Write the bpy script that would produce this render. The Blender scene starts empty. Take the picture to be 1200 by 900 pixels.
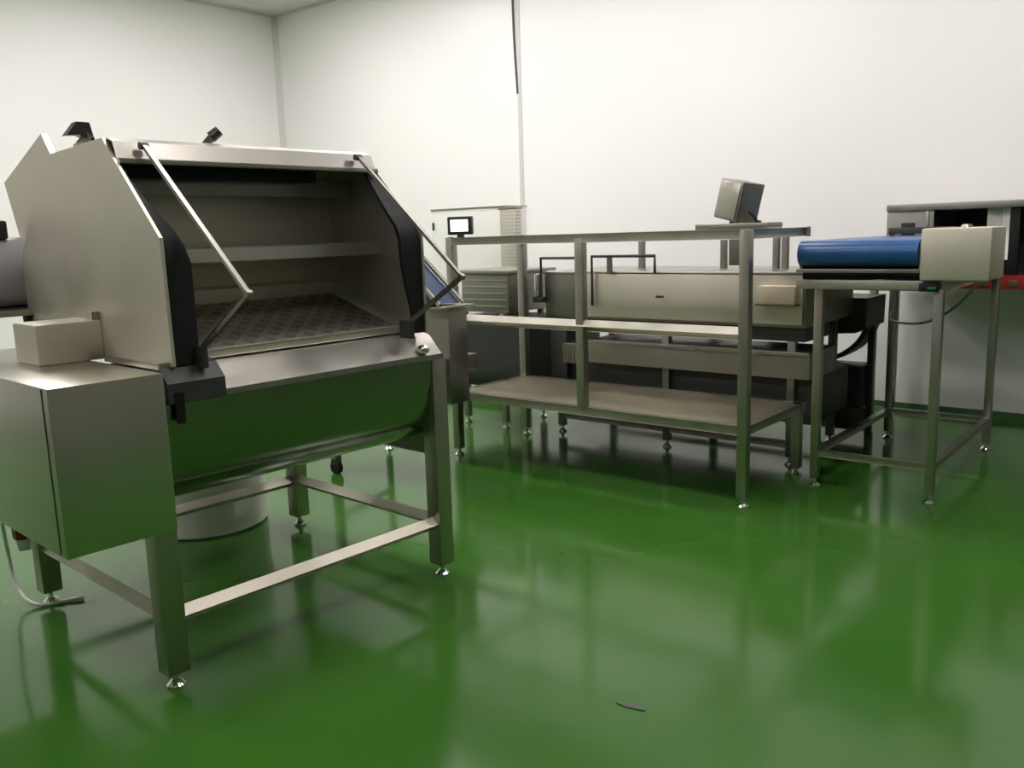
import bpy, bmesh, math
from math import pi, sin, cos, radians as rad
from mathutils import Vector, Matrix

S = bpy.context.scene
COL = S.collection

# ------------------------------------------------------------------ materials
def mat(name, col, rough=.5, metal=0., rvar=0., rscale=4., bump=0., bscale=30., stretch=(1, 1, 1),
        cvar=0., cscale=3., spec=.5, coat=0., emit=None, estr=0.):
    m = bpy.data.materials.new(name); m.use_nodes = True
    nt = m.node_tree; b = nt.nodes['Principled BSDF']
    b.inputs['Base Color'].default_value = (*col, 1)
    b.inputs['Roughness'].default_value = rough
    b.inputs['Metallic'].default_value = metal
    b.inputs['Specular IOR Level'].default_value = spec
    b.inputs['Coat Weight'].default_value = coat
    b.inputs['Coat Roughness'].default_value = .1
    if emit:
        b.inputs['Emission Color'].default_value = (*emit, 1)
        b.inputs['Emission Strength'].default_value = estr
    tc = nt.nodes.new('ShaderNodeTexCoord'); mp = nt.nodes.new('ShaderNodeMapping')
    mp.inputs['Scale'].default_value = stretch
    nt.links.new(tc.outputs['Object'], mp.inputs['Vector'])
    def noise(sc, det=4):
        n = nt.nodes.new('ShaderNodeTexNoise'); n.inputs['Scale'].default_value = sc
        n.inputs['Detail'].default_value = det
        nt.links.new(mp.outputs['Vector'], n.inputs['Vector']); return n
    if rvar:
        n = noise(rscale); r = nt.nodes.new('ShaderNodeMapRange')
        r.inputs['From Min'].default_value = .3; r.inputs['From Max'].default_value = .7
        r.inputs['To Min'].default_value = max(.02, rough - rvar); r.inputs['To Max'].default_value = rough + rvar
        nt.links.new(n.outputs['Fac'], r.inputs['Value']); nt.links.new(r.outputs['Result'], b.inputs['Roughness'])
    if cvar:
        n = noise(cscale, 6); mx = nt.nodes.new('ShaderNodeMix'); mx.data_type = 'RGBA'
        mx.inputs['A'].default_value = (*[c * (1 - cvar) for c in col], 1)
        mx.inputs['B'].default_value = (*[min(1, c * (1 + cvar)) for c in col], 1)
        nt.links.new(n.outputs['Fac'], mx.inputs['Factor']); nt.links.new(mx.outputs['Result'], b.inputs['Base Color'])
    if bump:
        n = noise(bscale, 3); bp = nt.nodes.new('ShaderNodeBump'); bp.inputs['Strength'].default_value = bump
        bp.inputs['Distance'].default_value = .01
        nt.links.new(n.outputs['Fac'], bp.inputs['Height']); nt.links.new(bp.outputs['Normal'], b.inputs['Normal'])
    return m

STEEL = mat('brushed_steel', (.40, .382, .325), .34, 1, .07, 5, .012, 60, (1, 1, 1), .06, 3)
STEELD = mat('dull_steel', (.30, .285, .255), .42, 1, .08, 4, .012, 50, (1, 1, 1), .1, 4)
SHEET = mat('matt_steel_sheet', (.47, .45, .40), .46, 1, .06, 3, .01, 40, (1, 1, 1), .06, 2)
POLISH = mat('polished_steel', (.27, .27, .24), .2, 1, .04, 3)
SHEETL = mat('pale_steel_sheet', (.63, .59, .50), .55, 1, .06, 3, .01, 40, (1, 1, 1), .06, 2)
HOUSE = mat('satin_steel_sheet', (.54, .52, .45), .28, 1)
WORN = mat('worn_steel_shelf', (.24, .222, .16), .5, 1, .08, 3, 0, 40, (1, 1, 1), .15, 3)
CHROME = mat('chrome', (.8, .8, .78), .1, 1)
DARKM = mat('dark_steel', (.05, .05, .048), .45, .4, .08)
BLACK = mat('black_rubber', (.010, .010, .010), .6, spec=.2)
BLACKP = mat('black_plastic', (.015, .015, .016), .35)
PAINTW = mat('white_wall_panel', (.87, .86, .84), .38, 0, .05, 1.5, .01, 3)
GREYW = mat('grey_wall_panel', (.30, .30, .29), .5)
CEIL = mat('white_ceiling_panel', (.78, .77, .74), .5)
TRIMW = mat('wall_trim', (.62, .61, .58), .4)
GAP = mat('dark_sealant', (.08, .08, .08), .6)
FLOOR = mat('green_epoxy', (.037, .128, .015), .14, 0, .06, 1.3, 0, 2.2, (1, 1, 1), .22, 1.1, .40)
COVE = mat('green_coving', (.02, .09, .02), .3)
BLUE = mat('blue_belt', (.010, .072, .22), .32, 0, .05, 6)
BLUED = mat('blue_plastic', (.012, .03, .09), .4)
WHITEP = mat('white_plastic', (.86, .84, .79), .4, 0, .05)
CABW = mat('white_enamel', (.80, .80, .76), .35)
TAN = mat('beige_plastic', (.62, .53, .40), .45)
TAND = mat('brown_edge', (.20, .12, .06), .5)
RED = mat('red_plastic', (.28, .02, .02), .35, 0, .05)
MOTORG = mat('grey_motor_enamel', (.33, .32, .34), .35)
SCREEN = mat('lit_screen', (.8, .8, .8), .3, emit=(1, 1, 1), estr=1.1)
LAMP = mat('lamp_diffuser', (.9, .9, .9), .4, emit=(1, .94, .945), estr=21)
GREENL = mat('green_indicator', (.03, .25, .15), .3)

def tray_mat(nm, rot, sc, hole):
    m = mat(nm, (.55, .53, .48), .38, 1)
    nt = m.node_tree; b = nt.nodes['Principled BSDF']
    tc = nt.nodes.new('ShaderNodeTexCoord'); mp = nt.nodes.new('ShaderNodeMapping')
    mp.inputs['Rotation'].default_value = rot; mp.inputs['Scale'].default_value = (sc, sc, sc)
    nt.links.new(tc.outputs['Object'], mp.inputs['Vector'])
    fr = nt.nodes.new('ShaderNodeVectorMath'); fr.operation = 'FRACTION'
    nt.links.new(mp.outputs['Vector'], fr.inputs[0])
    sx = nt.nodes.new('ShaderNodeSeparateXYZ'); nt.links.new(fr.outputs[0], sx.inputs[0])
    def gt(o, v):
        n = nt.nodes.new('ShaderNodeMath'); n.operation = 'GREATER_THAN'; n.inputs[1].default_value = v
        nt.links.new(o, n.inputs[0]); return n.outputs[0]
    mu = nt.nodes.new('ShaderNodeMath'); mu.operation = 'MULTIPLY'
    nt.links.new(gt(sx.outputs['X'], hole), mu.inputs[0]); nt.links.new(gt(sx.outputs['Y'], hole), mu.inputs[1])
    mx = nt.nodes.new('ShaderNodeMix'); mx.data_type = 'RGBA'
    mx.inputs['A'].default_value = (.66, .62, .54, 1); mx.inputs['B'].default_value = (.44, .41, .36, 1)
    nt.links.new(mu.outputs[0], mx.inputs['Factor']); nt.links.new(mx.outputs['Result'], b.inputs['Base Color'])
    return m
TRAY = tray_mat('perforated_steel', (0, 0, rad(45)), 16, .35)
PERF = tray_mat('perforated_grey_sheet', (rad(90), 0, 0), 34, .6)

# ------------------------------------------------------------------ mesh kit
class MB:
    def __init__(s): s.bm = bmesh.new()
    def box(s, x0, x1, y0, y1, z0, z1, bev=.003, M=None):
        r = bmesh.ops.create_cube(s.bm, size=1)
        vs = r['verts']
        for v in vs:
            v.co = Vector(((x0 + x1) / 2 + v.co.x * (x1 - x0), (y0 + y1) / 2 + v.co.y * (y1 - y0), (z0 + z1) / 2 + v.co.z * (z1 - z0)))
        if M is not None:
            for v in vs: v.co = M @ v.co
        if bev:
            es = list({e for v in vs for e in v.link_edges})
            bmesh.ops.bevel(s.bm, geom=es, offset=min(bev, .4 * min(abs(x1 - x0), abs(y1 - y0), abs(z1 - z0))), segments=2, affect='EDGES', profile=.6)
        return s
    def bar(s, p, q, w, h, bev=.003, up=(0, 0, 1)):
        p = Vector(p); q = Vector(q); d = q - p; L = d.length; d.normalize()
        u = Vector(up)
        if abs(d.dot(u)) > .98: u = Vector((1, 0, 0))
        a = d.cross(u).normalized(); c = a.cross(d).normalized()
        M = Matrix.Translation((p + q) / 2) @ Matrix((d, a, c)).transposed().to_4x4()
        return s.box(-L / 2, L / 2, -w / 2, w / 2, -h / 2, h / 2, bev, M)
    def cyl(s, p, q, r, r2=None, n=24, cap=True):
        p = Vector(p); q = Vector(q); d = q - p
        r2 = r if r2 is None else r2
        M = Matrix.Translation((p + q) / 2) @ d.to_track_quat('Z', 'Y').to_matrix().to_4x4()
        bmesh.ops.create_cone(s.bm, cap_ends=cap, segments=n, radius1=r, radius2=r2, depth=d.length, matrix=M)
        return s
    def ball(s, c, r, sc=(1, 1, 1)):
        bmesh.ops.create_uvsphere(s.bm, u_segments=16, v_segments=10, radius=r, matrix=Matrix.Translation(c) @ Matrix.Diagonal((*sc, 1)))
        return s
    def tube(s, pts, r, n=12, smooth=True):
        P = [Vector(p) for p in pts]
        if smooth and len(P) > 2:
            Q = []
            E = [2 * P[0] - P[1]] + P + [2 * P[-1] - P[-2]]
            for i in range(1, len(E) - 2):
                for k in range(6):
                    t = k / 6; a, b, c, d = E[i - 1], E[i], E[i + 1], E[i + 2]
                    Q.append(.5 * (2 * b + (c - a) * t + (2 * a - 5 * b + 4 * c - d) * t * t + (3 * b - a - 3 * c + d) * t ** 3))
            P = Q + [P[-1]]
        rings = []; u = None
        for i, p in enumerate(P):
            t = (P[min(i + 1, len(P) - 1)] - P[max(i - 1, 0)]).normalized()
            if u is None:
                u = t.orthogonal().normalized()
            u = (u - t * u.dot(t)).normalized(); w = t.cross(u)
            rings.append([s.bm.verts.new(p + r * (u * cos(2 * pi * k / n) + w * sin(2 * pi * k / n))) for k in range(n)])
        for a, b in zip(rings, rings[1:]):
            for k in range(n): s.bm.faces.new((a[k], a[(k + 1) % n], b[(k + 1) % n], b[k]))
        s.bm.faces.new(rings[0][::-1]); s.bm.faces.new(rings[-1])
        return s
    def prism(s, prof, a, b, axis='y'):
        def P(u, v, t): return {'y': (u, t, v), 'x': (t, u, v), 'z': (u, v, t)}[axis]
        A = [s.bm.verts.new(P(u, v, a)) for u, v in prof]; B = [s.bm.verts.new(P(u, v, b)) for u, v in prof]
        n = len(prof)
        s.bm.faces.new(A); s.bm.faces.new(B[::-1])
        for k in range(n): s.bm.faces.new((A[k], B[k], B[(k + 1) % n], A[(k + 1) % n]))
        return s
    def strip(s, line, a, b, th, axis='y'):
        """sheet of thickness th following a 2D polyline, extruded from a to b"""
        L = [Vector(p) for p in line]; off = []
        for i, p in enumerate(L):
            t = (L[min(i + 1, len(L) - 1)] - L[max(i - 1, 0)]).normalized()
            off.append(p + Vector((-t.y, t.x)) * th)
        m = len(L)
        def P(u, t): return {'y': (u.x, t, u.y), 'x': (t, u.x, u.y)}[axis]
        va = [s.bm.verts.new(P(p, a)) for p in L]; vb = [s.bm.verts.new(P(p, b)) for p in L]
        wa = [s.bm.verts.new(P(p, a)) for p in off]; wb = [s.bm.verts.new(P(p, b)) for p in off]
        for i in range(m - 1):
            s.bm.faces.new((va[i], va[i + 1], vb[i + 1], vb[i])); s.bm.faces.new((wa[i], wb[i], wb[i + 1], wa[i + 1]))
            s.bm.faces.new((va[i], wa[i], wa[i + 1], va[i + 1])); s.bm.faces.new((vb[i], vb[i + 1], wb[i + 1], wb[i]))
        s.bm.faces.new((va[0], vb[0], wb[0], wa[0])); s.bm.faces.new((va[-1], wa[-1], wb[-1], vb[-1]))
        return s
    def lathe(s, prof, c=(0, 0, 0), n=32):
        rings = [[s.bm.verts.new((c[0] + r * cos(2 * pi * k / n), c[1] + r * sin(2 * pi * k / n), c[2] + z)) for k in range(n)] for r, z in prof]
        for a, b in zip(rings, rings[1:]):
            for k in range(n): s.bm.faces.new((a[k], a[(k + 1) % n], b[(k + 1) % n], b[k]))
        s.bm.faces.new(rings[0][::-1]); s.bm.faces.new(rings[-1])
        return s
    def build(s, name, m, parent=None, label=None, smooth=True, loc=None):
        bmesh.ops.recalc_face_normals(s.bm, faces=s.bm.faces)
        me = bpy.data.meshes.new(name); s.bm.to_mesh(me); s.bm.free()
        if smooth:
            me.polygons.foreach_set('use_smooth', [True] * len(me.polygons))
            me.set_sharp_from_angle(angle=rad(32))
        me.materials.append(m)
        o = bpy.data.objects.new(name, me); COL.objects.link(o)
        if parent: o.parent = parent
        if label: o['label'] = label
        return o

def tag(o, label, cat, group=None, kind=None):
    if label: o['label'] = label
    if cat: o['category'] = cat
    if group: o['group'] = group
    if kind: o['kind'] = kind
    return o
def thing(name, label, cat, loc=(0, 0, 0), rz=0, group=None):
    o = bpy.data.objects.new(name, None); COL.objects.link(o)
    o.empty_display_size = .1
    o.location = loc; o.rotation_euler = (0, 0, rz)
    return tag(o, label, cat, group)
def struct(name, mb, m, parent=None):
    o = mb.build(name, m, parent)
    if not parent: o['kind'] = 'structure'
    return o
def foot(leg, x, y, ztop, m=CHROME, r=.032):
    return MB().lathe([(r, 0), (r, .008), (r * .55, .022), (.011, .026), (.011, ztop)], (x, y, 0), 20).build('levelling_foot', m, leg, 'shiny levelling foot')
def leg(t, x, y, w, top, gap=.05, m=STEEL, h=None, ftm=CHROME):
    l = MB().box(x - w / 2, x + w / 2, y - (h or w) / 2, y + (h or w) / 2, gap, top).build('leg', m, t)
    foot(l, x, y, gap + .005, ftm)
    return l

# ------------------------------------------------------------------ the room
XL, XR, YB, YF, ZC = -7.9, 6.2, 3.03, -9.2, 4.36
struct('floor', MB().box(XL - .1, XR + .1, YF - .1, YB + .1, -.1, 0, 0), FLOOR)
struct('ceiling', MB().box(XL - .1, XR + .1, YF - .1, YB + .1, ZC, ZC + .1, 0), CEIL)
struct('wall_back', MB().box(XL, XR, YB, YB + .1, 0, ZC, 0), PAINTW)
struct('wall_left', MB().box(XL - .1, XL, YF, YB + .1, 0, ZC, 0), PAINTW)
struct('wall_right', MB().box(XR, XR + .1, YF, YB + .1, 0, ZC, 0), GREYW)
struct('wall_front', MB().box(XL, XR, YF - .1, YF, 0, ZC, 0), GREYW)
struct('trim_1', MB().prism([(XL, YB - .06), (XL + .06, YB), (XL, YB)], .06, ZC, 'z'), TRIMW)                         # corner coving
struct('trim_2', MB().box(-3.905, -3.855, YB - .008, YB, .06, ZC, .002), TRIMW)                                       # panel joint
struct('trim_3', MB().box(XL, XR, YB - .03, YB, ZC - .03, ZC, .004), TRIMW)
struct('trim_4', MB().box(XL, XL + .03, YF, YB - .03, ZC - .03, ZC, .004), TRIMW)
struct('baseboard_back', MB().prism([(YB - .05, 0), (YB - .015, .02), (YB, .06), (YB, 0)], XL, XR, 'x'), COVE)
struct('baseboard_left', MB().prism([(XL + .05, 0), (XL + .015, .02), (XL, .06), (XL, 0)], YF, YB, 'y'), COVE)
tag(MB().tube([(-3.93, YB - .012, ZC), (-3.93, YB - .012, 3.6), (-3.90, YB - .012, 2.92)], .011).build('cable', GAP),
    'dark cable running down the white back wall from the ceiling beside the panel joint', 'cable')

# ceiling luminaires (the room's light); all above the frame of the photograph
k = 0
for lx in (-5.75, -3.85, -1.5, 1.2):
    for ly in (1.2, -1.5, -4.9):
        t = thing('ceiling_light', 'flat white ceiling light hung over the green floor', 'ceiling light', (lx, ly, ZC - .09), 0, 'ceiling lights')
        MB().box(-.64, .64, -.34, .34, .02, .09).build('housing', CABW, t)
        MB().box(-.60, .60, -.30, .30, 0, .02, .004).build('diffuser', LAMP, t)

# ------------------------------------------------------------------ drum breading machine (front left)
DL = (-.751, -2.888, 0); DR = rad(-2.9)
t = thing('breading_machine', 'large stainless machine with open sloped hood and dark trough, nearest the camera', 'food machine', DL, DR)
W = 1.26; DP = -1.11
for x, y in ((0, 0), (0, W), (DP, W), (DP, 0)):
    leg(t, x, y, .078, .99, .055)
def cross(nm, p, q, up, m=SHEETL): return MB().bar(p, q, .036, .036, .004, up).build(nm, m, t)
cross('lower_rail', (0, .04, .25), (0, W - .04, .25), (1, 0, 1))
cross('lower_rail', (DP, .04, .25), (DP, W - .04, .25), (1, 0, 1))
cross('lower_rail', (DP + .04, 0, .25), (-.04, 0, .25), (0, -1, 1))
cross('lower_rail', (DP + .04, W, .25), (-.04, W, .25), (0, -1, 1))
# trough: sheet running from the front rim down and round to the rear rim
line = [(.036, 1.0), (.03, .90), (.015, .80)]
for i in range(1, 14):
    a = i / 14 * pi
    line.append((-.5 + .515 * cos(a), .80 - .24 * sin(a) ** .85))
line += [(-1.015, .80), (-1.036, 1.0)]
MB().strip(line, .045, W + .005, -.006).build('trough', POLISH, t)
MB().box(-1.07, .0, W + .005, W + .015, .545, 1.0, .001).build('trough_end_plate', STEELD, t)
MB().box(-1.07, -.03, .032, .045, .545, 1.0, .001).build('trough_end_plate', STEELD, t)
# sloping apron between rim and tray lip
MB().strip([(-.11, 1.095), (-.04, 1.075), (.03, 1.002), (.043, 1.002), (.043, .985)], .10, W + .02, .004).build('apron', STEELD, t)
# hood
HF = [(.02, 1.10), (.015, 1.52), (-.27, 1.80), (-.33, 1.865), (-.87, 1.845), (-1.21, 1.47), (-1.22, 1.10)]
MB().prism(HF, .088, .10).build('hood_side', SHEETL, t)
MB().prism(HF, W - .05, W - .038).build('hood_side', SHEET, t)
MB().strip([(-1.215, 1.10), (-1.205, 1.475), (-.868, 1.842), (-.33, 1.862)], .10, W - .05, -.006).build('hood_shell', STEEL, t)
h = MB().strip([(-.325, 1.862), (-.285, 1.848), (-.262, 1.79)], .10, W - .05, .004).build('hood_header', STEELD, t)
MB().box(-.27, -.235, .10, W - .05, 1.775, 1.792, .003).build('header_lip', STEEL, h)
MB().box(-.42, -.36, .16, .98, 1.735, 1.79, .01).build('seal_strip', BLACK, t)
MB().box(-.46, -.43, .10, W - .05, 1.68, 1.75, .004).build('inner_header', STEELD, t)
# black gaskets following the front edge of the opening
def gasket(y0, s):
    mb = MB(); P = []
    for i in range(13):
        f = i / 12
        z = 1.77 - f * .67
        x = -.25 + .262 * min(1, (1.77 - z) / .25) - .003
        w = .014 + .08 * min(1, max(0, (f - .12) / .38)) if s > 0 else .05 + .05 * sin(min(1, f * 1.15) * pi)
        P.append((x, z, w))
    a = [mb.bm.verts.new((x, y0, z)) for x, z, w in P]; b = [mb.bm.verts.new((x - .004, y0 + s * w, z)) for x, z, w in P]
    a2 = [mb.bm.verts.new((x - .02, y0, z)) for x, z, w in P]; b2 = [mb.bm.verts.new((x - .024, y0 + s * w, z)) for x, z, w in P]
    for i in range(12):
        for u, v in ((a, b), (b, b2), (b2, a2), (a2, a)):
            mb.bm.faces.new((u[i], u[i + 1], v[i + 1], v[i]))
    mb.bm.faces.new((a[0], b[0], b2[0], a2[0])); mb.bm.faces.new((a[-1], a2[-1], b2[-1], b[-1]))
    mb.build('gasket', BLACK, t)
gasket(.10, 1); gasket(W - .05, -1)
# inside of the hood
MB().box(-.60, -.588, .10, W - .05, 1.25, 1.80, .001).build('back_panel', SHEETL, t)
MB().strip([(-.588, 1.445), (-.30, 1.425), (-.262, 1.43), (-.262, 1.478), (-.30, 1.484), (-.588, 1.47)], .10, W - .05, .004).build('inner_shelf', SHEET, t)
MB().strip([(-.585, 1.432), (-.53, 1.325), (-.545, 1.315)], .10, W - .05, .005).build('splash_panel', SHEETL, t)  # paled and tilted to catch light as the bright band
MB().strip([(-.60, 1.25), (-.115, 1.112)], .13, W - .08, .006).build('perforated_tray', TRAY, t)
MB().bar((-.10, .13, 1.113), (-.10, W - .08, 1.113), .025, .028).build('tray_lip', SHEETL, t)
# hinged stays of the cover, folded forward
for y in (.19, 1.11):
    s_ = MB().bar((-.24, y, 1.835), (.35, y, 1.342), .010, .013).build('hinged_stay', STEELD, t)
    MB().bar((.35, y, 1.342), (.03, y, 1.15), .010, .013).cyl((.35, y - .010, 1.342), (.35, y + .010, 1.342), .012).build('lower_stay', STEELD, s_)
    MB().cyl((-.245, y - .014, 1.835), (-.245, y + .014, 1.835), .013).build('hinge_pin', DARKM, s_)
    MB().box(-.02, .05, y - .011, y + .011, 1.085, 1.16, .004).build('stay_bracket', DARKM, s_)
# bracket folded over the rim at the left
b = MB().prism([(-.06, 1.112), (.0, 1.10), (.05, 1.05), (.052, .985), (.038, .98), (.036, 1.03), (-.02, 1.075), (-.06, 1.085)], .05, .255).build('rim_bracket', DARKM, t)
MB().prism([(.058, 1.02), (.045, 1.02), (.045, .925), (.054, .915)], .07, .10).build('latch_tongue', BLACK, b)
MB().ball((.03, W - .08, 1.03), .028, (1, 1, .8)).build('clamp_knob', CHROME, t)
# clamps on top of the hood
for x, y, bk in ((-.60, .125, 1), (-.43, .52, 0)):
    c = MB().box(x - .03, x + .03, y - .014, y + .014, 1.85, 1.872, .003).bar((x, y, 1.865), (x + .02, y + .03, 1.905), .022, .03).build('top_clamp', STEEL, t)
    if bk: MB().prism([(y - .055, 1.895), (y - .01, 1.90), (y + .045, 1.875), (y + .03, 1.945), (y - .015, 1.945)], x - .02, x + .025, 'x').build('clamp_knob', BLACKP, c, 'black plastic knob')
    else: MB().cyl((x + .015, y + .022, 1.90), (x + .03, y + .05, 1.925), .022, .02).build('clamp_knob', BLACKP, c, 'black plastic knob')

# rear feed hopper
HP = [(-1.08, 1.955), (-1.56, 1.79), (-1.43, 1.50), (-1.2, 1.40), (-.95, 1.80)]
hp = MB().prism(HP, .17, .195).build('feed_hopper', SHEETL, t)
# drive housing hung on the left side
MB().box(-1.24, .046, -.315, .041, .56, 1.09, .006).build('drive_housing', HOUSE, t)
MB().box(.0, .006, -.3175, -.314, .57, 1.085, .0).build('housing_seam', DARKM, t)
g = MB().box(-.72, -.50, -.14, .088, 1.09, 1.235, .008).build('gearbox', SHEETL, t)
MB().bar((-.54, .06, 1.225), (-.54, .088, 1.225), .06, .08).build('gearbox_bracket', STEEL, g)
MB().box(-.42, .0, .05, .088, 1.09, 1.115, .004).build('hood_sill', STEEL, t)
m_ = MB().cyl((-1.42, -.55, 1.40), (-1.42, .22, 1.40), .15, n=40).build('drive_motor', MOTORG, t, 'grey cylindrical drive motor')
MB().cyl((-1.42, .22, 1.40), (-1.42, .30, 1.40), .155, .12, 40).build('motor_end_shield', BLACKP, m_, 'black end shield')
MB().box(-1.50, -1.34, -.15, .09, 1.54, 1.62, .012).build('terminal_box', BLACKP, m_, 'black terminal box')
fin = MB()
for i in range(6): fin.cyl((-1.42, -.50 + i * .05, 1.40), (-1.42, -.488 + i * .05, 1.40), .158, n=36)
fin.build('cooling_fins', DARKM, m_)
MB().box(-1.62, -1.16, -.40, .32, 1.225, 1.25, .004).build('motor_shelf', STEEL, t)
for y in (-.20, .10): MB().box(-1.24, -1.18, y - .03, y + .03, 1.085, 1.23).build('shelf_bracket', BLACK, t)
# mains plug and hose under the drive housing
pl = MB().box(-.84, -.79, -.20, -.13, .40, .565, .012).build('mains_inlet', RED, t, 'red mains inlet under the drive housing')
MB().cyl((-.815, -.165, .40), (-.815, -.165, .355), .028, .022).build('plug_collar', WHITEP, pl)
o = MB().tube([(-1.10, -.12, .57), (-1.20, -.12, .40), (-1.25, -.10, .22), (-1.20, -.10, .08), (-1.10, -.06, .012), (-1.02, .10, .010)], .008).build('supply_hose', WHITEP, t)

# white tub on the floor behind it
t = thing('plastic_drum', 'large round white plastic drum on the floor behind the breading machine', 'drum', (-2.26, -1.83, 0))
MB().lathe([(.295, 0), (.31, .012), (.315, .30), (.322, .305), (.322, .33), (.315, .335), (.315, .62), (.325, .63), (.325, .66), (.30, .66)], n=48).build('body', WHITEP, t)
MB().lathe([(.328, .655), (.328, .685), (.30, .695), (.05, .70)], n=48).build('lid', WHITEP, t)

# ------------------------------------------------------------------ inclined feed conveyor between machine and frame
t = thing('feed_conveyor', 'dark steel feed conveyor with inclined blue belt, half hidden behind the machine with open hood', 'conveyor', (-2.1, -.45, 0))
l = MB().box(-.355, -.305, -.375, -.325, .10, .65).build('leg', STEELD, t)
c = MB().box(-.36, -.30, -.37, -.33, .06, .11, .004).build('caster_fork', DARKM, l)
MB().cyl((-.33, -.366, .045), (-.33, -.334, .045), .045).build('caster_wheel', BLACK, l)
leg(t, -.53, .29, .035, .65, .05, STEELD); leg(t, .30, -.06, .04, .65, .05, STEELD)
MB().bar((-.33, -.35, .30), (-.53, .29, .30), .025, .025).build('leg_brace', STEELD, t)
MB().box(-.56, .34, -.38, .31, .64, .75, .006).build('bed_frame', STEELD, t)
MB().box(.14, .36, .03, .20, .46, 1.06, .006).build('drive_cabinet', STEELD, t)
MB().box(-.1, .40, -.06, .24, 1.06, 1.075, .003).build('cabinet_top', STEEL, t)
MB().box(-.02, .12, -.02, .12, .72, .86, .01).build('motor_cover', RED, t, 'dark red motor cover')
MB().cyl((.08, 0, .75), (.08, 0, 1.0), .018).build('support_post', CHROME, t)
bl = MB().prism([(.33, 1.09), (-.35, 1.66), (-.38, 1.63), (.12, 1.08)], -.04, .16).build('belt', BLUED, t, 'blue inclined belt')
MB().bar((.36, -.045, 1.09), (-.33, -.045, 1.665), .012, .022).bar((.36, .165, 1.09), (-.33, .165, 1.665), .012, .022).build('side_rail', STEEL, bl)

# ------------------------------------------------------------------ open stainless rack with shelf
t = thing('steel_rack', 'long open stainless steel rack with top rail and low shelf before the tank', 'rack')
L, B, ZT, ZM, ZS = -2.085, .75, 1.485, .945, .425
w = .055
legs = [leg(t, x, y, w, z, .05) for x, y, z in ((0, 0, ZT), (L, 0, ZT), (0, B, .45), (L, B, ZT))]
MB().box(-1.04 - .027, -1.04 + .027, -.027, .027, ZS, ZT - .025).build('middle_post', STEEL, t)
def rail(p, q, nm='rail', h=.05, w_=.05): return MB().bar(p, q, w_, h).build(nm, STEEL, t)
for z, nm in ((ZT - .025, 'top_rail'), (ZS, 'shelf_rail')):
    rail((L, 0, z), (0, 0, z), nm); rail((L, B, z), (.04, B, z), nm)
    rail((L, 0, z), (L, B, z), nm); rail((0, 0, z), (0, B, z), nm)
MB().bar((L + .02, 0, ZM), (-.025, 0, ZM), .045, .045, .004, (0, -1, 1)).build('middle_rail', STEEL, t)
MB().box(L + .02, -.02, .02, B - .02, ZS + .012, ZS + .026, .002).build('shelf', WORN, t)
MB().bar((-.40, 0, ZT - .025), (-.40, B, ZT - .025), .04, .04).build('cross_bar', STEEL, t)

# operator terminal standing on the rack's right end
t = thing('operator_terminal', 'tilted grey steel control box with black cable on top of the rack', 'control box', (-.235, .40, ZT))
MB().box(-.215, .22, -.10, .10, .002, .034, .004).build('base_plate', STEEL, t)
MB().box(-.03, .05, -.05, .05, -.20, .0, .004).build('cable_duct', STEELD, t)
M = Matrix.Translation((-.02, .0, .05)) @ Matrix.Rotation(rad(13), 4, 'Y') @ Matrix.Rotation(rad(-18), 4, 'Z')
e = MB().box(-.085, .085, -.085, .085, .0, .22, .006, M).build('enclosure', STEELD, t)
MB().box(-.075, .075, -.092, -.085, .012, .208, .003, M).build('door', STEEL, e)
MB().box(.085, .091, -.07, .07, .02, .20, .003, M).build('dark_face', STEELD, e)  # plate giving the box its shaded right side, as duller steel
MB().cyl((-.02, 0, .03), (-.02, 0, .075), .03).build('swivel', DARKM, t)
MB().tube([(.09, -.05, .09), (.12, -.06, .07), (.14, -.06, .04), (.16, -.05, .036)], .009).build('cable', BLACK, t)

# touch screen on the rack's left corner post
t = thing('touch_screen', 'small lit touch screen in a black bezel on the left end of the rack', 'screen', (-1.995, 0, ZT))
R_ = Matrix.Rotation(rad(20), 4, 'Z')
MB().box(-.02, .02, -.015, .015, 0, .03, .003, R_).build('mount', DARKM, t)
MB().box(-.085, .085, -.02, .02, .018, .135, .006, R_).build('bezel', BLACKP, t)
MB().box(-.062, .062, -.0225, -.02, .038, .115, 0, R_).build('display', SCREEN, t, 'white lit display')

# ------------------------------------------------------------------ long treatment tank behind the rack
t = thing('process_tank', 'long stainless process tank with lift-up lids and tubular handles behind the rack', 'tank')
Y0 = .88; Y1 = 1.75
for x in (-1.9, -1.0, -.12):
    leg(t, x, Y0 + .08, .05, .90, .05, STEELD); leg(t, x, Y1 - .08, .05, .90, .05, STEELD)
MB().box(-1.99, -.02, Y0 + .012, Y1, .88, 1.20, .006).build('tank_body', STEELD, t)
MB().box(-1.97, -1.62, Y0, Y0 + .012, .90, 1.212, .004).build('cover_panel', STEELD, t)
pn = MB().box(-1.60, -.03, Y0 - .012, Y0 + .012, .90, 1.222, .004).build('cover_panel', SHEETL, t)
MB().box(-1.035, -.975, Y0 - .015, Y0 - .012, 1.045, 1.06, 0).build('rating_plate', DARKM, pn)
MB().box(-1.99, -.02, Y0 - .012, Y1 + .01, 1.20, 1.214, .003).build('lid', STEEL, t)
def handle(pts): return MB().tube(pts, .011, smooth=False).build('lid_handle', DARKM, t)
handle([(-1.99, Y0 - .03, 1.00), (-1.99, Y0 - .03, 1.315), (-1.60, Y0 - .03, 1.315)])
handle([(-1.535, Y0 - .035, .98), (-1.535, Y0 - .035, 1.325), (-1.03, Y0 - .035, 1.325), (-1.03, Y0 - .035, 1.21)])
MB().bar((-1.39, Y0 - .03, 1.21), (-1.39, Y0 - .03, 1.325), .016, .03).build('handle_stay', STEELD, t)
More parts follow.
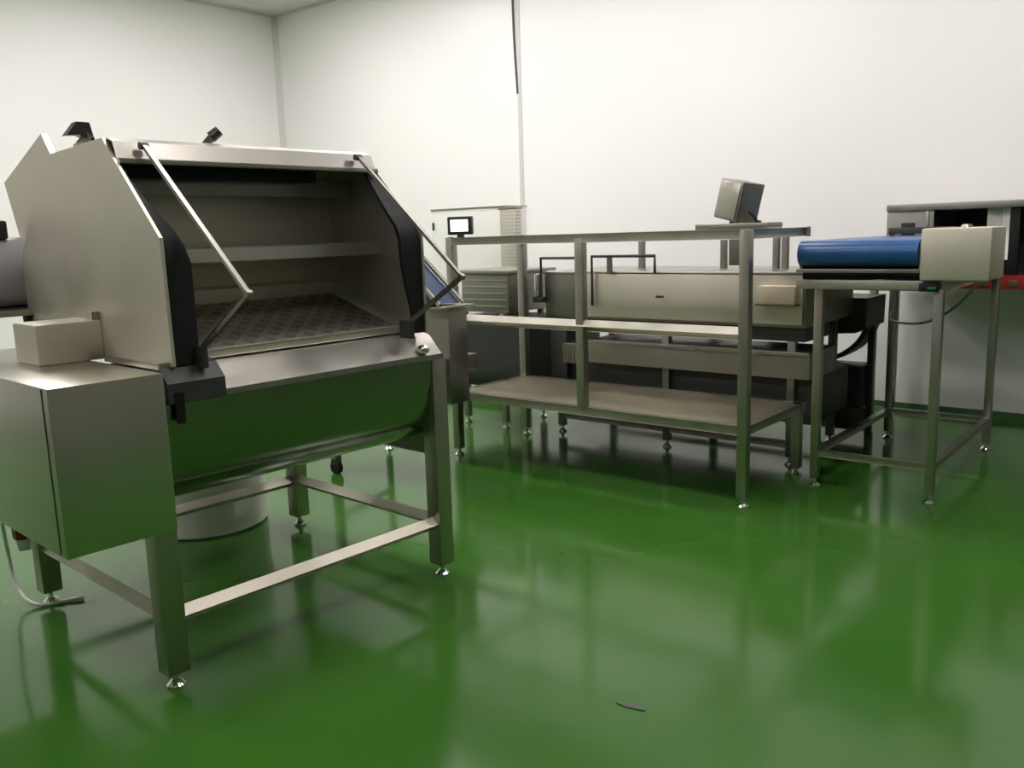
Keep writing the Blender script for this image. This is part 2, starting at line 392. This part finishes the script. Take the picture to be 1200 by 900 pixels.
hb = MB().box(-2.06, -1.97, Y0 - .05, Y0 + .03, .99, 1.03, .004).build('hinge_bracket', DARKM, t)
MB().box(-2.05, -2.01, Y0 - .04, Y0 + .02, 1.03, 1.20, .01).build('hinge_cylinder', CHROME, hb)
# rail on short posts over the tank
rl = MB().bar((-1.95, 1.4, 1.455), (-.25, 1.4, 1.455), .045, .05).build('hoist_rail', STEELD, t)
for x in (-1.46, -.80, -.42, -.36):
    MB().box(x - .02, x + .02, 1.38, 1.42, 1.21, 1.44, .003).build('rail_post', STEELD, rl)
# lower drip channel with a dark block for the shade beneath
MB().box(-1.62, .02, Y0, Y0 + .45, .565, .73, .006).build('drip_channel', STEELD, t)
MB().box(-1.62, .02, Y0 - .02, Y0, .71, .735, .004).build('channel_lip', STEEL, t)
MB().box(-1.98, .0, Y0 + .10, Y1 - .1, .27, .56, .01).build('shade_block', DARKM, t)  # dark block put in for the black shade under the tank
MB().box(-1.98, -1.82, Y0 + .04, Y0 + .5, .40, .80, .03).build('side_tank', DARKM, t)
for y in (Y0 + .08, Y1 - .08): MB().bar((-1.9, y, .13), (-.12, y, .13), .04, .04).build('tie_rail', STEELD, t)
MB().box(-1.98, -.03, Y0 + .05, Y0 + .45, .79, .88, .004).build('dark_bar', DARKM, t)  # dark bar filling the black band below the tank body
pm = MB().box(-1.80, -1.68, Y0 - .02, Y0 + .16, .55, .70, .01).build('pump_motor', STEEL, t)
fn = MB()
for i in range(7): fn.box(-1.80 + i * .018, -1.792 + i * .018, Y0 - .035, Y0 - .02, .555, .695, .0015)
fn.build('motor_fins', STEEL, pm)
cb = MB().box(-.29, -.055, Y0 - .08, Y0 - .012, 1.03, 1.14, .006).build('junction_box', TAN, t, 'beige junction box on the tank front')
MB().box(-.30, -.045, Y0 - .085, Y0 - .012, 1.018, 1.03, .003).build('box_ledge', TAND, cb)
# discharge end at the right
MB().prism([(-.60, 1.0), (.075, 1.0), (.07, .80), (.0, .76), (-.60, .72)], Y1, 2.15, 'y').build('discharge_housing', DARKM, t)
arc = [(.03 - .50 * (1 - cos(i / 10 * pi / 2)), .84 - .32 * sin(i / 10 * pi / 2)) for i in range(11)]
MB().strip(arc, 1.85, 2.1, .03).build('curved_chute', DARKM, t)
MB().box(-.30, .025, 1.85, 2.1, .22, .515, .006).build('discharge_bin', DARKM, t)
MB().box(.03, .07, 1.93, 1.97, .0, .80, .003).build('support_leg', DARKM, t)
MB().box(-.30, .05, 1.86, 1.90, .06, .22, .003).build('bin_support', DARKM, t)

# stainless infeed box at the tank's left end
t = thing('infeed_box', 'ribbed stainless box with a flat top at the left end of the tank', 'machine', (-2.55, 1.05, 0))
MB().box(-.24, .24, -.20, .30, .90, 1.20, .006).build('body', STEELD, t)
MB().box(-.30, .30, -.24, .34, 1.20, 1.225, .004).build('top_plate', STEEL, t)
hull = [(-.30, .86), (-.30, .52)] + [(-.14 + .16 * cos(a), .46 + .16 * sin(a)) for a in [pi + i / 6 * pi / 2 for i in range(7)]] + [(.22, .30), (.30, .86)]
MB().prism(hull, -.30, .42, 'x').build('dark_hull', DARKM, t)
rb = MB()
for i in range(5): rb.box(-.22, .22, -.206, -.20, .94 + i * .05, .952 + i * .05, .002)
rb.build('ribs', STEEL, t)
for x, y in ((-.2, -.22), (.2, -.22), (-.2, .26), (.2, .26)): leg(t, x, y, .045, .90, .05, STEELD)

# white cabinet and grey riser behind
t = thing('control_cabinet', 'white control cabinet against the white wall left of the perforated grey column', 'cabinet', (-3.40, 1.75, 0))
MB().box(-.46, .44, -.12, .18, .1, 1.73, .008).build('body', CABW, t)
d_ = MB().box(-.44, .42, -.132, -.12, .14, 1.70, .004).build('door', CABW, t)
MB().box(-.43, -.41, -.145, -.132, 1.55, 1.62, .003).build('hinge', DARKM, d_)
MB().box(-.46, .44, -.13, .19, 1.73, 1.742, .002).build('top_edge', STEEL, t)
MB().box(-.44, .42, -.10, .16, 0, .1, .003).build('plinth', DARKM, t)
t = thing('cable_riser', 'perforated grey steel column standing beside the white cabinet', 'column', (-2.84, 1.55, 0))
MB().box(-.085, .085, -.04, .04, 0, 1.705, .004).build('column', PERF, t)
MB().box(-.095, .095, -.05, .05, 1.705, 1.72, .003).build('cap', STEEL, t)

# ------------------------------------------------------------------ blue belt conveyor at the right
t = thing('belt_conveyor', 'blue belt conveyor on a tall open stainless stand at the right end of the line', 'conveyor')
cx0, cx1, cy0, cy1 = .17, .79, .60, 2.0
for x, y in ((cx0, cy0), (cx1, cy0), (cx1, cy1), (cx0, cy1)): leg(t, x, y, .046, 1.15, .05)
for p, q in (((cx0, cy0), (cx1, cy0)), ((cx0, cy1), (cx1, cy1)), ((cx0, cy0), (cx0, cy1)), ((cx1, cy0), (cx1, cy1))):
    MB().bar((*p, .20), (*q, .20), .035, .035).build('lower_rail', STEEL, t)
    MB().bar((*p, 1.165), (*q, 1.165), .045, .05).build('upper_rail', STEEL, t)
MB().box(.05, .72, .55, .575, 1.145, 1.195, .003).build('front_beam', SHEET, t)
bx0, bx1 = .06, .69
yr = .60; r = .07; zc = 1.338
bp = [(yr + r * cos(a), zc + r * sin(a)) for a in [pi / 2 + i / 16 * pi for i in range(17)]] + [(1.95 + r * cos(a), zc + r * sin(a)) for a in [-pi / 2 + i / 16 * pi for i in range(17)]]
MB().prism(bp, bx0, bx1, 'x').build('belt', BLUE, t, 'blue belt')
MB().box(bx0 - .02, bx0 - .002, .62, 1.95, 1.25, 1.385, .003).build('side_plate', STEEL, t)
MB().box(bx1 + .002, bx1 + .02, .56, 1.95, 1.24, 1.39, .003).build('side_plate', STEEL, t)
MB().box(bx0 - .01, bx1 + .01, .545, .56, 1.235, 1.255, .002).build('scraper', STEEL, t)
MB().box(bx0, bx1, .62, 1.9, 1.195, 1.255, .002).build('bed_plate', BLACK, t)  # black slab put in for the dark gap under the belt
MB().box(bx0 + .1, bx1 - .05, 1.85, 1.88, 1.42, 1.46, .003).bar((bx0 + .12, 1.865, 1.33), (bx0 + .12, 1.865, 1.42), .02, .02).bar((bx1 - .07, 1.865, 1.33), (bx1 - .07, 1.865, 1.42), .02, .02).build('end_guard', DARKM, t)
mc = MB().box(.712, 1.035, .50, .84, 1.20, 1.462, .012).build('motor_cover', SHEETL, t, 'plain grey steel motor cover')
MB().cyl((.90, .6, 1.46), (.90, .6, 1.478), .03, .02).build('cover_knob', STEEL, mc)
MB().box(.70, .79, .545, .60, 1.14, 1.185, .006).box(.715, .74, .54, .545, 1.15, 1.165, .0).build('switch_block', BLACKP, t)
MB().box(.745, .785, .537, .545, 1.152, 1.166, .003).build('indicator', GREENL, t, 'green indicator')
MB().bar((.76, .62, 1.195), (1.0, .62, 1.195), .04, .02).build('motor_bracket', STEEL, t)
MB().tube([(.95, .80, 1.21), (.80, .95, 1.04), (.55, 1.3, .90), (.25, 1.7, .86), (.17, 1.98, .9)], .008).build('motor_cable', STEELD, t)

# ------------------------------------------------------------------ tunnel machine behind at the right
t = thing('tunnel_machine', 'stainless tunnel machine with open front and red bed, against the back wall at far right', 'machine', (0, 2.25, 0))
X1 = 2.6
for x, y in ((-.06, .08), (-.06, .62), (X1 - .06, .08), (X1 - .06, .62)): leg(t, x, y, .05, 1.06, .05, STEELD)
MB().box(-.08, X1, .0, .70, 1.06, 1.09, .003).build('bed_plate', STEELD, t)
rd = MB().box(.36, X1, -.02, .02, 1.04, 1.13, .006).build('red_side_guard', RED, t, 'red side guard')
for i in range(12): MB().box(.48 + i * .17, .53 + i * .17, -.026, -.02, 1.06, 1.10, .003).build('guard_clip', STEELD, rd)
sh = MB().box(.03, .34, 0, .66, 1.09, 1.57, .006).build('end_housing', STEELD, t)
MB().box(.13, .22, -.006, 0, 1.40, 1.49, .003).build('switch', BLACKP, sh)
MB().box(.29, .31, -.012, 0, 1.1, 1.57, .003).build('door_edge', STEEL, sh)
MB().box(.03, X1, -.02, .70, 1.57, 1.618, .006).build('canopy', STEELD, t)
MB().box(.34, X1, .64, .66, 1.09, 1.57, .003).build('rear_panel', DARKM, t)
for i, (a, b) in enumerate(((.66, .74), (.745, .80), (.94, .99), (1.0, 1.09), (1.12, 1.2), (1.3, 1.4), (1.5, 1.6))):
    MB().bar((a, .04 + .02 * (i % 2), 1.40), (b, .07 - .02 * (i % 3), 1.40), .004, .34, .001).build('reflection_strip', WHITEP, t)  # white strips stand in for bright reflections inside the tunnel
MB().box(.80, .86, .0, .05, 1.09, 1.57, .004).build('inner_post', BLACK, t)
MB().prism([(.0, 1.10), (.30, 1.36), (.30, 1.33), (.04, 1.10)], .95, X1, 'x').build('feed_slope', SHEET, t)

# dark fragment on the floor
tag(MB().prism([(-.05, -.012), (-.01, -.016), (.05, .0), (.045, .012), (0, .008), (-.045, .0)], 0, .004, 'z').build('floor_scrap', GAP),
    'small dark scrap lying on the open green floor in front', 'scrap').location = (.578, -2.081, 0)

# ------------------------------------------------------------------ camera
f = 1018.; p = rad(9.82); r = rad(-1.76)
fwd = Vector((0, cos(p), -sin(p))); right = Vector((1, 0, 0)); up = right.cross(fwd)
Rv = cos(r) * right + sin(r) * up; Uv = -sin(r) * right + cos(r) * up
Z = Matrix.Rotation(rad(39.6), 3, 'Z')
Rv, Uv, fwd = Z @ Rv, Z @ Uv, Z @ fwd
cam = bpy.data.cameras.new('camera'); co = bpy.data.objects.new('camera', cam); COL.objects.link(co)
cam.sensor_fit = 'HORIZONTAL'; cam.sensor_width = 36; cam.lens = f / 1200 * 36
M3 = Matrix((Rv, Uv, -fwd)).transposed()
co.matrix_world = Matrix.Translation((1.939, -4.274, 1.5)) @ M3.to_4x4()
cam.clip_start = .05
S.camera = co

w_ = bpy.data.worlds.new('world'); S.world = w_; w_.use_nodes = True
w_.node_tree.nodes['Background'].inputs[0].default_value = (.05, .05, .05, 1)
S.view_settings.view_transform = 'Standard'; S.view_settings.look = 'None'
S.view_settings.exposure = 0; S.view_settings.gamma = 1
S.view_settings.use_curve_mapping = False
